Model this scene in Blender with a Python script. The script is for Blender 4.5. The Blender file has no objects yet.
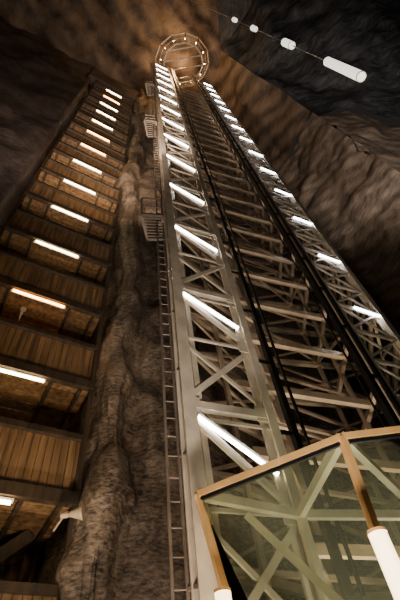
import bpy, bmesh, math, random
from mathutils import Vector, Matrix, noise
random.seed(3)
C = bpy.context.scene.collection

# ---------------- materials ----------------
def newmat(name):
    m = bpy.data.materials.new(name); m.use_nodes = True
    nt = m.node_tree; b = nt.nodes.get('Principled BSDF')
    return m, nt, b
def simple(name, col, rough=0.5, metal=0.0, var=0.25, scale=6.0, bump=0.0):
    m, nt, b = newmat(name)
    tc = nt.nodes.new('ShaderNodeTexCoord'); n = nt.nodes.new('ShaderNodeTexNoise')
    n.inputs['Scale'].default_value = scale; n.inputs['Detail'].default_value = 5
    nt.links.new(tc.outputs['Object'], n.inputs['Vector'])
    r = nt.nodes.new('ShaderNodeValToRGB')
    r.color_ramp.elements[0].position = .3; r.color_ramp.elements[1].position = .7
    r.color_ramp.elements[0].color = [c*(1-var) for c in col]+[1]
    r.color_ramp.elements[1].color = [min(1,c*(1+var)) for c in col]+[1]
    nt.links.new(n.outputs['Fac'], r.inputs['Fac']); nt.links.new(r.outputs['Color'], b.inputs['Base Color'])
    b.inputs['Roughness'].default_value = rough; b.inputs['Metallic'].default_value = metal
    if bump:
        bp = nt.nodes.new('ShaderNodeBump'); bp.inputs['Strength'].default_value = bump
        nt.links.new(n.outputs['Fac'], bp.inputs['Height']); nt.links.new(bp.outputs['Normal'], b.inputs['Normal'])
    return m
def emis(name, col, s):
    m, nt, b = newmat(name)
    b.inputs['Base Color'].default_value = (.8,.8,.8,1)
    b.inputs['Emission Color'].default_value = (*col,1); b.inputs['Emission Strength'].default_value = s
    return m
def rock(name, c1, c2, marks=(7,7,18), bump=1.0, swirl=0.0, bdist=.05, big=.3, rot=(.3,.25,.3), wsc=.22, stri=.5):
    m, nt, b = newmat(name); N = nt.nodes.new; L = nt.links.new
    tc = N('ShaderNodeTexCoord')
    mp = N('ShaderNodeMapping'); mp.inputs['Rotation'].default_value = rot; mp.inputs['Scale'].default_value = marks
    L(tc.outputs['Object'], mp.inputs['Vector'])
    n1 = N('ShaderNodeTexNoise'); n1.inputs['Scale'].default_value = big; n1.inputs['Detail'].default_value = 12; n1.inputs['Roughness'].default_value=.8
    L(tc.outputs['Object'], n1.inputs['Vector'])
    n2 = N('ShaderNodeTexNoise'); n2.inputs['Scale'].default_value = 1.0; n2.inputs['Detail'].default_value = 6; n2.inputs['Roughness'].default_value=.7
    L(mp.outputs['Vector'], n2.inputs['Vector'])
    mix = N('ShaderNodeMath'); mix.operation = 'MULTIPLY_ADD'; mix.inputs[1].default_value = stri
    L(n2.outputs['Fac'], mix.inputs[0]); 
    mu = N('ShaderNodeMath'); mu.operation='MULTIPLY'; mu.inputs[1].default_value=1-stri
    L(n1.outputs['Fac'], mu.inputs[0]); L(mu.outputs[0], mix.inputs[2])
    src = mix
    if swirl:
        w = N('ShaderNodeTexWave'); w.inputs['Scale'].default_value = wsc; w.inputs['Distortion'].default_value = 7
        w.inputs['Detail'].default_value = 5; w.inputs['Detail Scale'].default_value=.5
        mp2 = N('ShaderNodeMapping'); mp2.inputs['Rotation'].default_value=(.3,.9,.6); L(tc.outputs['Object'], mp2.inputs['Vector'])
        L(mp2.outputs['Vector'], w.inputs['Vector'])
        a = N('ShaderNodeMath'); a.operation='MULTIPLY_ADD'; a.inputs[1].default_value=swirl
        L(w.outputs['Fac'], a.inputs[0]); L(mix.outputs[0], a.inputs[2]); src = a
    r = N('ShaderNodeValToRGB')
    r.color_ramp.elements[0].position = .44; r.color_ramp.elements[1].position = .60+swirl
    r.color_ramp.elements[0].color = (*c1,1); r.color_ramp.elements[1].color = (*c2,1)
    L(src.outputs[0], r.inputs['Fac']); L(r.outputs['Color'], b.inputs['Base Color'])
    bp = N('ShaderNodeBump'); bp.inputs['Strength'].default_value = bump; bp.inputs['Distance'].default_value = bdist
    L(mix.outputs[0], bp.inputs['Height']); L(bp.outputs['Normal'], b.inputs['Normal'])
    b.inputs['Roughness'].default_value = .55
    return m
def wood(name, c1, c2):
    m, nt, b = newmat(name); N = nt.nodes.new; L = nt.links.new
    tc = N('ShaderNodeTexCoord'); mp = N('ShaderNodeMapping'); mp.inputs['Scale'].default_value=(7,7,.5)
    L(tc.outputs['Object'], mp.inputs['Vector'])
    n = N('ShaderNodeTexNoise'); n.inputs['Scale'].default_value=1.2; n.inputs['Detail'].default_value=6
    L(mp.outputs['Vector'], n.inputs['Vector'])
    r = N('ShaderNodeValToRGB'); r.color_ramp.elements[0].position=.3; r.color_ramp.elements[1].position=.7
    r.color_ramp.elements[0].color=(*c1,1); r.color_ramp.elements[1].color=(*c2,1)
    L(n.outputs['Fac'], r.inputs['Fac']); L(r.outputs['Color'], b.inputs['Base Color'])
    bp=N('ShaderNodeBump'); bp.inputs['Strength'].default_value=.3; L(n.outputs['Fac'], bp.inputs['Height']); L(bp.outputs['Normal'], b.inputs['Normal'])
    b.inputs['Roughness'].default_value=.6
    return m

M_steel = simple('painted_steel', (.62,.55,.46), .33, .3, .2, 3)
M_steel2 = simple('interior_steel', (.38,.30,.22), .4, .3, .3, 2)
M_black = simple('black_steel', (.008,.009,.011), .35, .4, .3, 5)
M_dsteel = simple('dark_galvanised', (.14,.115,.10), .5, .3, .3, 4)
M_tube = emis('fluorescent_white', (1,.94,.82), 24)
M_tubeR = emis('fluorescent_white_right', (.95,.97,1.0), 20)
M_tubeW = emis('fluorescent_warm', (1,.76,.42), 26)
M_tubeO = emis('fluorescent_orange', (1,.40,.10), 24)
M_lamp = emis('pendant_glow', (1,.94,.82), 1.6)
M_post = emis('post_lamp_glow', (1,.70,.34), 5)
M_bulb = emis('deck_bulb', (1,.6,.25), 40)
M_fix = simple('white_fixture', (.6,.6,.58), .4)
M_wood = wood('wood_planks', (.075,.043,.02), (.29,.172,.078))
M_woodd = wood('wood_beams', (.018,.012,.007), (.065,.042,.024))
M_copper = simple('brass_frame', (.90,.54,.22), .25, .55, .12, 8)
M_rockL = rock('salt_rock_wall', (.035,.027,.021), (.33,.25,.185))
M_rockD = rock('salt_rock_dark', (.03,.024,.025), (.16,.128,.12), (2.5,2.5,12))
M_ceil = rock('salt_ceiling', (.028,.02,.016), (.21,.15,.11), (1.2,1.2,4), 1.0, .2, .15, .2)
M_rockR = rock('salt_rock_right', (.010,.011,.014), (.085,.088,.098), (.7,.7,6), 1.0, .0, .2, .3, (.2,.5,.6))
M_bench = rock('salt_bench', (.07,.053,.042), (.35,.27,.21), (1.6,1.6,8), 1.0, .08, .12, .25, (.4,.5,.2), .35)
M_floor = rock('salt_floor', (.05,.045,.04), (.15,.13,.11), (2,2,2), .5)

# glass
M_glass, nt, b = newmat('green_glass')
for n in list(nt.nodes): nt.nodes.remove(n)
N = nt.nodes.new; L = nt.links.new
out=N('ShaderNodeOutputMaterial'); tr=N('ShaderNodeBsdfTransparent'); tr.inputs[0].default_value=(.72,.78,.62,1)
gl=N('ShaderNodeBsdfGlossy'); gl.inputs['Roughness'].default_value=.02; gl.inputs[0].default_value=(.95,.97,.92,1)
df=N('ShaderNodeBsdfTranslucent'); df.inputs[0].default_value=(.52,.54,.38,1)
tn=N('ShaderNodeTexNoise'); tn.inputs['Scale'].default_value=.8
tcg=N('ShaderNodeTexCoord'); L(tcg.outputs['Object'],tn.inputs['Vector'])
mm=N('ShaderNodeMath'); mm.operation='MULTIPLY'; mm.inputs[1].default_value=.36; L(tn.outputs['Fac'],mm.inputs[0])
m1=N('ShaderNodeMixShader'); L(mm.outputs[0],m1.inputs[0]); L(tr.outputs[0],m1.inputs[1]); L(df.outputs[0],m1.inputs[2])
fr=N('ShaderNodeFresnel'); fr.inputs[0].default_value=1.6
m2=N('ShaderNodeMixShader'); L(fr.outputs[0],m2.inputs[0]); L(m1.outputs[0],m2.inputs[1]); L(gl.outputs[0],m2.inputs[2])
L(m2.outputs[0],out.inputs[0])

# ---------------- helpers ----------------
def empty(name, loc=(0,0,0)):
    e = bpy.data.objects.new(name, None); e.location = loc; C.objects.link(e); return e
def finish(bm, name, mat, parent=None, smooth=False):
    me = bpy.data.meshes.new(name); bm.normal_update(); bm.to_mesh(me); bm.free()
    if smooth:
        for p in me.polygons: p.use_smooth = True
    me.materials.append(mat)
    o = bpy.data.objects.new(name, me); C.objects.link(o)
    if parent: o.parent = parent
    return o
def beam(bm, p, q, w, h=None, side=None):
    p=Vector(p); q=Vector(q); h = h or w
    d=(q-p).normalized()
    up = Vector((0,0,1)) if abs(d.z)<.95 else Vector(side or (.882,.471,0))
    a=d.cross(up).normalized(); c=a.cross(d).normalized()
    a*=w/2; c*=h/2
    vs=[bm.verts.new(x) for x in (p-a-c,p+a-c,p+a+c,p-a+c,q-a-c,q+a-c,q+a+c,q-a+c)]
    for f in ((3,2,1,0),(4,5,6,7),(0,1,5,4),(1,2,6,5),(2,3,7,6),(3,0,4,7)):
        bm.faces.new([vs[i] for i in f])
def ibeam(bm, p, q, w, t=.014):
    p=Vector(p); q=Vector(q); d=(q-p).normalized()
    up=Vector((.882,.471,0)); a=d.cross(up).normalized()
    beam(bm,p+a*w/2,q+a*w/2,t*1.6,w); beam(bm,p-a*w/2,q-a*w/2,t*1.6,w); beam(bm,p,q,w,t)
def rod(bm, p, q, r, seg=8, r2=None):
    p=Vector(p); q=Vector(q); d=(q-p); l=d.length; 
    rot=d.to_track_quat('Z','Y').to_matrix().to_4x4()
    bmesh.ops.create_cone(bm, cap_ends=True, segments=seg, radius1=r, radius2=(r if r2 is None else r2), depth=l, matrix=Matrix.Translation((p+q)/2)@rot)
def grid(name, fn, nu, nv, amp, mat, freq=.35, nrm=None, parent=None):
    bm=bmesh.new(); V=[]
    for i in range(nu+1):
        row=[]
        for j in range(nv+1):
            p=Vector(fn(i/nu,j/nv)); row.append(bm.verts.new(p))
        V.append(row)
    for i in range(nu):
        for j in range(nv):
            bm.faces.new((V[i][j],V[i+1][j],V[i+1][j+1],V[i][j+1]))
    bm.normal_update()
    if amp:
        ns={v:v.normal.copy() for v in bm.verts}
        for v in bm.verts:
            d=noise.fractal(v.co*freq,1.0,2.0,5)
            v.co += ns[v]*amp*d
    return finish(bm,name,mat,parent,True)
def quad(a,b,c,d):
    a,b,c,d=map(Vector,(a,b,c,d))
    return lambda u,v:(a*(1-u)+b*u)*(1-v)+(d*(1-u)+c*u)*v
FL=-1.5

# ---------------- cave shell ----------------
O=Vector((-3.16,7.8,0)); S=Vector((-.8,-.6,0)); Nn=Vector((-.6,.8,0)); W=3.9
def P(s,d,z): return O+S*s+Nn*d+Vector((0,0,z))
prof=[(.10,2.7),(.06,1.6),(.05,.7),(.08,.2),(.06,-.2),(-.08,-.52),(-.34,-.66),(-.62,-.5),(-.8,-.22),(-1.0,-.15),(-1.4,-.38),(-2.0,-.5),(-2.8,-.35),(-4,-.1),(-6,0),(-9,0),(-14,0),(-20,0),(-27,0)]
def wall_r(u,v):
    z=FL+v*53.5
    f=u*(len(prof)-1); i=min(int(f),len(prof)-2); t=f-i
    s=prof[i][0]*(1-t)+prof[i+1][0]*t; d=prof[i][1]*(1-t)+prof[i+1][1]*t
    wob=.17*math.sin(z*.33+.6)+.10*math.sin(z*.9)+.04*math.sin(z*2.3)-.22
    return P(s+wob*(1 if s>-3 else .3),d,z)
grid('wall_left_rock', wall_r, 144, 300, .26, M_rockL, .7)
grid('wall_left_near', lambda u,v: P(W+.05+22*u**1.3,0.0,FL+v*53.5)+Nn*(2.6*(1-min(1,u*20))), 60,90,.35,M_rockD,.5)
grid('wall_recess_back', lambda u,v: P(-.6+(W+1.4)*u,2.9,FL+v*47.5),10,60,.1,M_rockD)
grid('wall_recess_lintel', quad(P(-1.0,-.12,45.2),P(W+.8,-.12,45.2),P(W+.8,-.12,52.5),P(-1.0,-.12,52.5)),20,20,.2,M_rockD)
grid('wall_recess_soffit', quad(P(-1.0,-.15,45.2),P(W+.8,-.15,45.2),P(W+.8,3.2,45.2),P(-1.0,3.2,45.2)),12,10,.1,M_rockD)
K=(6.9,5.3,50); J=(11.65,9,34.3); J1=(5.2,21,35.2)
grid('ceiling', quad((-24,-10,49.5),(6.9,-14,50),(7.0,24,50.5),(-24,24,49.5)),90,90,.8,M_ceil,.22)
grid('ceiling_slope', quad((6.7,5.3,50.2),J,J1,(2,24,51)),50,50,.5,M_ceil,.3)
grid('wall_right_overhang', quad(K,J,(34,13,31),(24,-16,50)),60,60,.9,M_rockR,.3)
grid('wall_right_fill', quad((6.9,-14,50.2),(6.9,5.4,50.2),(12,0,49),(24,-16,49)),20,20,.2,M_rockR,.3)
grid('wall_back_bench', lambda u,v: (Vector(J)*(1-u)+Vector(J1)*u).xy.to_3d()+Vector((0,0,FL+(36.3)*v)),60,100,.6,M_bench,.35)
grid('wall_right_bench', lambda u,v: (Vector((11.65,9,0))*(1-u)+Vector((32,15,0))*u)+Vector((0,0,FL+(36)*v)),60,100,.7,M_bench,.3)
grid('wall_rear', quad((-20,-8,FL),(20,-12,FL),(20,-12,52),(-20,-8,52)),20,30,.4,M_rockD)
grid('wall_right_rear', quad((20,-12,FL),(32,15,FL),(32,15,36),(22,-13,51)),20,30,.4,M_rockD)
grid('floor', quad((-22,-12,FL),(30,-14,FL),(34,24,FL),(-22,26,FL)),20,20,0,M_floor)

# ---------------- stairwell ----------------
st=empty('wooden_stairwell')
bw=bmesh.new(); bd=bmesh.new(); bt=[bmesh.new() for _ in range(2)]; bf=bmesh.new()
SIDE=(-.8,-.6,0)
for k in range(-2,14):
    z=4.15+3.0*k
    zs=z+.16
    if zs<FL: continue
    for i in range(13):
        d0=.12+i*.2
        beam(bw,P(.05,d0,zs+.02*(i%2)),P(W-.05,d0,zs+.02*(i%2)),.185,.05)
    for s in (.3,1.05,2.9,3.6):
        beam(bd,P(s,.1,zs-.08),P(s,2.5,zs-.08),.09,.12)
    beam(bd,P(0,0,zs),P(W,0,zs),.16,.26)
    beam(bd,P(0,.02,zs+1.42),P(W,.02,zs+1.42),.16,.14)
    n=24
    for i in range(n):
        s=.1+i*(W-.2)/(n-1)
        jit=random.uniform(-.015,.015)
        beam(bw,P(s,.08+jit,zs+.08),P(s,.08+jit,zs+1.4),.03,.148,SIDE)
    for i in range(19):
        s=.1+i*(W-.2)/18
        beam(bw,P(s,2.45,zs-2.8),P(s,2.45,zs-.1),.03,.19,SIDE)
    sg=1 if k%2 else -1
    a=.5 if sg>0 else 3.4; c=3.4 if sg>0 else .5
    for dd in (1.45,2.3):
        beam(bd,P(a,dd,zs-2.7),P(c,dd,zs-.1),.06,.26)
    for i in range(13):
        t=(i+.5)/13; s=a+(c-a)*t
        beam(bw,P(s,1.45,zs-2.7+2.6*t),P(s,2.3,zs-2.7+2.6*t),.25,.04)
    idx=1 if k in (2,7,8,12) else 0
    rod(bt[idx],P(1.25,-.04,z-.10),P(2.75,-.04,z-.10),.038,10)
    beam(bf,P(1.2,.04,z-.02),P(2.8,.04,z-.02),.09,.06)
for s in (.04,W-.04):
    beam(bd,P(s,.0,FL),P(s,.0,45),.10,.12,SIDE)
    beam(bd,P(s,2.4,FL),P(s,2.4,45),.16,.16,SIDE)
finish(bw,'planks',M_wood,st); finish(bd,'beams',M_woodd,st)
finish(bt[0],'tubes_warm',M_tubeW,st); finish(bt[1],'tubes_orange',M_tubeO,st); finish(bf,'tube_housings',M_fix,st)

# ---------------- elevator tower ----------------
tw=empty('elevator_tower')
U=Vector((.882,.471,0)); A=Vector((-.45,4.7,0)); Cc=Vector((4.6,7.4,0))
B=A+U*1.35; C1=Cc-U*1.4
E=Vector((-.42,6.6,0)); F=Vector((1.5,8.9,0)); G=Vector((5.0,10.2,0))
TOP=44.0
def Z(p,z): return Vector((p.x,p.y,z))
bc=bmesh.new(); bb=bmesh.new(); bi=bmesh.new(); bk=bmesh.new(); bt=bmesh.new(); bf=bmesh.new(); btr=bmesh.new()
ibeam(bc,Z(A,FL),Z(A,TOP),.2,.02)
A2=A+U*.2+Vector((0,.05,0))
beam(bc,Z(A2,FL),Z(A2,TOP),.05,.09)
ibeam(bc,Z(B,FL),Z(B,TOP),.14,.02)
B2=B-U*.15
beam(bc,Z(B2,FL),Z(B2,TOP),.04,.06)
ibeam(bc,Z(C1,FL),Z(C1,TOP),.12,.02); ibeam(bc,Z(Cc,FL),Z(Cc,TOP),.17,.02)
for p in (E,F,G): beam(bi,Z(p,FL),Z(p,TOP),.16,.16)
for p in (B+Vector((-.5,1.3,0)), C1+Vector((-.1,1.5,0)), (F+G)/2): beam(bi,Z(p,FL),Z(p,TOP),.09,.09)
zz=3.75-6
while zz<TOP:
    z1=zz
    if z1>FL:
        beam(bb,Z(A,z1),Z(B,z1),.10,.13)
        beam(bb,Z(A,z1-.22),Z(B,z1-.22),.04,.05)
    if z1>FL-.9 and z1+3<TOP+.8:
        beam(bb,Z(A,z1+2.85),Z(B,z1+1.55),.06,.09)
        beam(bb,Z(A,z1+.1),Z(B,z1+1.45),.06,.09)
        beam(bb,Z(A,z1+1.5),Z(B,z1+1.5),.04,.05)
        beam(bb,Z(B,z1+.1),Z(A,z1+1.4),.04,.06)
        for p,zq in ((A,z1),(B,z1),(B,z1+1.5)):
            q=p+U*(.12 if p is A else -.12)
            beam(bb,Z(q,zq-.13)-Vector((0,.04,0)),Z(q,zq+.13)-Vector((0,.04,0)),.015,.2)
        for h in (0,1.0,2.0):
            beam(bb,Z(C1,z1+h),Z(Cc,z1+h),.07,.08)
        beam(bb,Z(C1,z1),Z(Cc,z1+1.),.05); beam(bb,Z(Cc,z1+1),Z(C1,z1+2),.05); beam(bb,Z(C1,z1+2),Z(Cc,z1+3),.05)
        beam(bb,Z(Cc,z1),Z(C1,z1+1.),.05); beam(bb,Z(C1,z1+1),Z(Cc,z1+2),.05); beam(bb,Z(Cc,z1+2),Z(C1,z1+3),.05)
        for h in (0,1.5):
            z2=z1+h
            for p,q,w in ((A,E,.07),(E,F,.12),(F,G,.12),(G,Cc,.10),(B,F,.08),(C1,F+(G-F)*.5,.1),(C1,G,.07)):
                beam(bi,Z(p,z2),Z(q,z2),w,w*1.2)
            beam(bi,Z(E,z2),Z(G,z2),.08)
            beam(bi,Z(B+Vector((-.3,.9,0)),z2),Z(C1+Vector((-.1,.9,0)),z2),.12,.16)
        for p,q in ((E,F),(F,G),(G,Cc),(A,E)):
            beam(bi,Z(p,z1),Z(q,z1+1.5),.07); beam(bi,Z(q,z1+1.5),Z(p,z1+3),.07)
            beam(bi,Z(q,z1),Z(p,z1+1.5),.05); beam(bi,Z(p,z1+1.5),Z(q,z1+3),.05)
        m=(F+G)/2
        beam(bi,Z(B+Vector((0,.4,0)),z1+.2),Z(m,z1+1.6),.06); beam(bi,Z(C1+Vector((0,.3,0)),z1+.2),Z(m,z1+1.6),.06)
    zz+=3
for k in range(0,14):
    z=3.5+3*k
    p=Z(A+U*.16-Vector((0,.06,0)),z+.02); q=Z(B-U*.12-Vector((0,.06,0)),z-.74)
    rod(bt,p,q,.030,10)
    off=Vector((0,.05,.06)); beam(bf,p+off,q+off,.09,.05)
for k in range(0,15):
    z=4.9+2.7*k
    p=Z(C1+U*.6-Vector((0,.07,0)),z+.1); q=Z(Cc-U*.05-Vector((0,.07,0)),z-.02)
    rod(btr,p,q,.035,8)
    off=Vector((0,.06,.06)); beam(bf,p+off,q+off,.1,.05)
R1=A+U*1.73; R2=A+U*3.75; R3=A+U*4.05
off=Vector((.1,-.15,0))
for R,w in ((R1,.10),(R2+off,.13),(R3+off,.07)):
    beam(bk,Z(R,1.4),Z(R,TOP),w,w)
beam(bk,Z(R1+U*.2,1.4),Z(R1+U*.2,TOP),.04,.04)
beam(bk,Z(R2-U*.28+off,1.4),Z(R2-U*.28+off,TOP),.03,.03)
z=2.0
while z<TOP-.5:
    beam(bk,Z(R2+off,z),Z(R3+off,z),.05,.07)
    beam(bk,Z(R1,z),Z(B,z),.04,.05)
    beam(bk,Z(R3+off,z+.2),Z(C1,z+.2),.04,.05)
    z+=1.5
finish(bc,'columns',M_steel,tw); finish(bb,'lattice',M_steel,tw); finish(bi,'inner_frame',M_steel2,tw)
finish(bk,'guide_rails',M_black,tw); finish(bt,'tubes',M_tube,tw); finish(btr,'tubes_far',M_tubeR,tw); finish(bf,'tube_housings',M_fix,tw)
bl=bmesh.new()
L0=Vector((-.78,4.72,0)); L1=Vector((-.63,4.78,0))
for p in (L0,L1): beam(bl,Z(p,.8),Z(p,TOP),.025,.035)
z=.9
while z<TOP: 
    rod(bl,Z(L0,z),Z(L1,z),.010,6); z+=.3
z=1.5
while z<TOP:
    beam(bl,Z(L1,z),Z(A,z),.03,.04); z+=1.5
for zp in (10.0,20.5,31):
    q=[(-1.15,4.45),(-.62,4.6),(-.62,5.3),(-1.15,5.2)]
    q=[Vector((x,y,0)) for x,y in q]
    for i in range(4):
        a_,b_=q[i],q[(i+1)%4]
        for h in (0,.55,1.1): beam(bl,Z(a_,zp+h),Z(b_,zp+h),.035 if h else .07)
        beam(bl,Z(a_,zp),Z(a_,zp+1.1),.035)
    for i in range(9):
        t=i/8; beam(bl,Z(q[0]+(q[3]-q[0])*t,zp),Z(q[1]+(q[2]-q[1])*t,zp),.04,.03)
finish(bl,'access_ladder',M_dsteel,tw)

# observation deck: polygonal platform with flared open railing cage
dk=empty('observation_deck')
bo=bmesh.new(); bulbs=bmesh.new()
cen=Vector((2.3,5.2,0)); n=12
def ringpt(r,i,z): a=2*math.pi*(i+.5)/n; return Vector((cen.x+r*math.cos(a),cen.y+r*.88*math.sin(a),z))
for i in range(n):
    for r,z,w in ((1.9,44.0,.12),(2.65,45.6,.11),(2.3,44.8,.05)):
        beam(bo,ringpt(r,i,z),ringpt(r,i+1,z),w)
    beam(bo,ringpt(1.9,i,44.0),ringpt(2.65,i,45.6),.08)
    beam(bo,(ringpt(1.9,i,44.0)+ringpt(1.9,i+1,44.0))/2,(ringpt(2.65,i,45.6)+ringpt(2.65,i+1,45.6))/2,.04)
    bmesh.ops.create_uvsphere(bulbs,u_segments=8,v_segments=6,radius=.07,matrix=Matrix.Translation(ringpt(2.15,i,45.0)))
for y0 in (-1.2,-.4,.4,1.2):
    h=math.sqrt(1.85**2-y0**2)
    beam(bo,Vector((cen.x-h,cen.y+y0,44.0)),Vector((cen.x+h,cen.y+y0,44.0)),.09)
finish(bo,'deck_frame',simple('deck_steel',(.42,.33,.25),.4,.2),dk); finish(bulbs,'deck_bulbs',M_bulb,dk)

# ---------------- glass entrance hut ----------------
hut=empty('glass_entrance_hut')
H=2.0
top=[Vector((-.35,3.9,H)),Vector((1.05,3.33,H)),Vector((3.0,3.5,H)),Vector((3.9,6.4,H))]
t0=Vector((-.30,4.55,H))
bot=[Vector((.25,3.95,FL)),Vector((.82,3.38,FL)),Vector((3.0,3.5,FL)),Vector((3.9,6.4,FL))]; b0=Vector((.28,4.55,FL))
T=[t0]+top; Bt=[b0]+bot
bg=bmesh.new(); bcf=bmesh.new(); bin_=bmesh.new()
for i in range(4):
    bg.faces.new([bg.verts.new(x) for x in (T[i],T[i+1],Bt[i+1],Bt[i])])
    beam(bcf,T[i],T[i+1],.05,.06)
    beam(bcf,T[i+1],Bt[i+1],.06,.06)
    beam(bcf,Bt[i]+Vector((0,0,.06)),Bt[i+1]+Vector((0,0,.06)),.05,.12)
    dz=Vector((0,0,-.055)); beam(bin_,T[i]+dz,T[i+1]+dz,.03,.03)
beam(bcf,T[0],Bt[0],.035,.035)
finish(bg,'glass_panes',M_glass,hut); finish(bcf,'brass_frame',M_copper,hut); finish(bin_,'glazing_seal',M_black,hut)
bs=bmesh.new(); Q=Vector((.69,4.72,H))
for a_,b_ in ((top[0],Q),(Q,top[1]),(Q,Vector((2.2,5.3,H))),(top[2],Vector((2.2,5.3,H))),(Vector((2.2,5.3,H)),top[1])):
    beam(bs,a_,b_,.07,.09)
beam(bs,Q,Z(Q,FL),.08,.08)
beam(bs,Vector((.1,4.3,H-.1)),Vector((1.3,4.0,.2)),.07,.07)
beam(bs,Vector((2.2,5.3,H)),Vector((2.2,5.3,FL)),.08)
finish(bs,'roof_struts',M_steel,hut)

def postlamp(x,y,zt):
    e=empty('tubular_post_lamp')
    b1=bmesh.new(); rod(b1,(x,y,zt-.75),(x,y,zt),.062,24); finish(b1,'diffuser',M_post,e,False)
    b2=bmesh.new(); rod(b2,(x,y,zt),(x,y,zt+.02),.066,24); rod(b2,(x,y,zt-.8),(x,y,zt-.75),.066,24); rod(b2,(x,y,FL),(x,y,zt-.8),.03,12); rod(b2,(x,y,FL),(x,y,FL+.03),.14,20)
    finish(b2,'stand',M_copper,e)
postlamp(.90,3.0,1.07); postlamp(-.21,3.6,1.07)

# ---------------- hanging lamp string ----------------
pd=empty('hanging_lamp_string')
def LP(z): t=(z-4.9)/9.6; return Vector((2.25+.23*t,1.02-.19*t,z))
bcb=bmesh.new(); rod(bcb,LP(5.0),LP(49),.008,6)
bl_=bmesh.new(); bcp=bmesh.new()
for zc,ln,r in ((4.98,1.15,.056),(8.0,.5,.064),(11.3,.36,.060),(14.4,.36,.062)):
    rod(bl_,LP(zc),LP(zc+ln),r,24)
    rod(bcp,LP(zc+ln),LP(zc+ln+.08),r*1.05,20,r*.4)
    rod(bcp,LP(zc-.012),LP(zc),r*1.04,24)
    rod(bl_,LP(zc-.02),LP(zc-.012),r*.86,24)
finish(bcb,'cable',M_fix,pd); finish(bl_,'diffusers',M_lamp,pd); finish(bcp,'caps',M_fix,pd)

# ---------------- loudspeakers ----------------
M_horn=simple('speaker_beige',(.40,.32,.22),.5)
def horn(loc,d,k=1.0):
    e=empty('horn_loudspeaker'); loc=Vector(loc); d=Vector(d).normalized()
    b1=bmesh.new(); rod(b1,loc,loc+d*.28*k,.045*k,20,.15*k); rod(b1,loc-d*.16*k,loc,.06*k,16); rod(b1,loc+d*.28*k,loc+d*.3*k,.16*k,20)
    beam(b1,loc-d*.1*k,loc-d*.1*k+Nn*.6,.03,.03)
    finish(b1,'horn_body',M_horn,e)
horn((-2.98,7.05,3.66),(.95,.1,.05),.85)
horn(P(2.3,-.25,9.0),(.5,-.6,-.1),.5)

# ---------------- lights ----------------
def light(kind,name,loc,en,col,size=.5,target=None,angle=60,blend=.8):
    l=bpy.data.lights.new(name,kind); l.energy=en; l.color=col
    if kind=='SPOT': l.spot_size=math.radians(angle); l.spot_blend=blend; l.shadow_soft_size=size
    elif kind=='POINT': l.shadow_soft_size=size
    o=bpy.data.objects.new(name,l); o.location=loc; C.objects.link(o)
    if target is not None: o.rotation_euler=(Vector(target)-Vector(loc)).to_track_quat('-Z','Y').to_euler()
    return o
light('POINT','deck_glow',(2.2,5.0,47.0),800,(1,.58,.26),.4)
light('SPOT','bench_spot',(8,2,6),16000,(1,.86,.73),.3,(12.5,11,32),44)
light('SPOT','overhang_spot',(5,-3,4),1200,(.9,.92,1),.3,(15,6,38),60)
light('SPOT','rock_spot',(-.9,3.4,-1.2),750,(1,.80,.62),.1,(-1.9,9,8),85)
light('SPOT','rock_spot_high',(-.95,3.0,14),1500,(1,.78,.60),.1,(-1.5,9.5,30),75)
light('SPOT','rim_spot',P(2.0,-2.2,-1.2),1300,(1,.80,.58),.1,P(-.2,-.5,8),45)  # added fill, strengthens the lit edge the stair tubes give the rim
light('SPOT','rim_spot_high',P(2.0,-2.2,13),2600,(1,.80,.58),.1,P(-.2,-.5,28),36)  # second added fill, for the upper part of the rim
light('POINT','recess_cool_fill',P(1.0,1.0,.9),22,(.65,.85,1),.1)  # added cool point that tints the low recess rock bluish
light('POINT','hut_light',(1.6,4.6,.6),80,(1,.93,.70),.2)
light('SPOT','shaft_spot',(2.2,6.4,-1),3000,(1,.80,.58),.3,(2.0,7.2,30),60)
light('SPOT','tower_spot',(.2,1.2,-1.2),2200,(1,.84,.66),.3,(1.4,6,14),70)  # front fill added for the tower's otherwise unlit near faces
light('SPOT','stair_spot',(.0,3.0,-1.2),1200,(1,.70,.40),.3,(-4.8,6.8,8),55)  # warm fill added to brighten the stairwell woodwork
light('SPOT','stair_spot_high',(-1.2,3.6,12),2200,(1,.68,.38),.3,(-4.9,7,27),60)  # same added warm fill for the upper stair levels
light('SPOT','ceiling_spot',(-2,2,8),6500,(1,.78,.62),.5,(-4,2,50),75)  # wide upward fill added to bring out the ceiling pattern

w=bpy.data.worlds.new('cave_dark'); bpy.context.scene.world=w; w.use_nodes=True
w.node_tree.nodes['Background'].inputs[0].default_value=(.6,.5,.45,1); w.node_tree.nodes['Background'].inputs[1].default_value=.03

# ---------------- camera ----------------
cd=bpy.data.cameras.new('camera'); cam=bpy.data.objects.new('camera',cd); C.objects.link(cam)
cd.sensor_fit='VERTICAL'; cd.sensor_height=36; cd.lens=24; cd.clip_end=300
m=Matrix(((.9851,.1707,0),(.1358,-.7839,-.6056),(-.1034,.5968,-.7957)))
cam.matrix_world=m.to_4x4()
bpy.context.scene.camera=cam
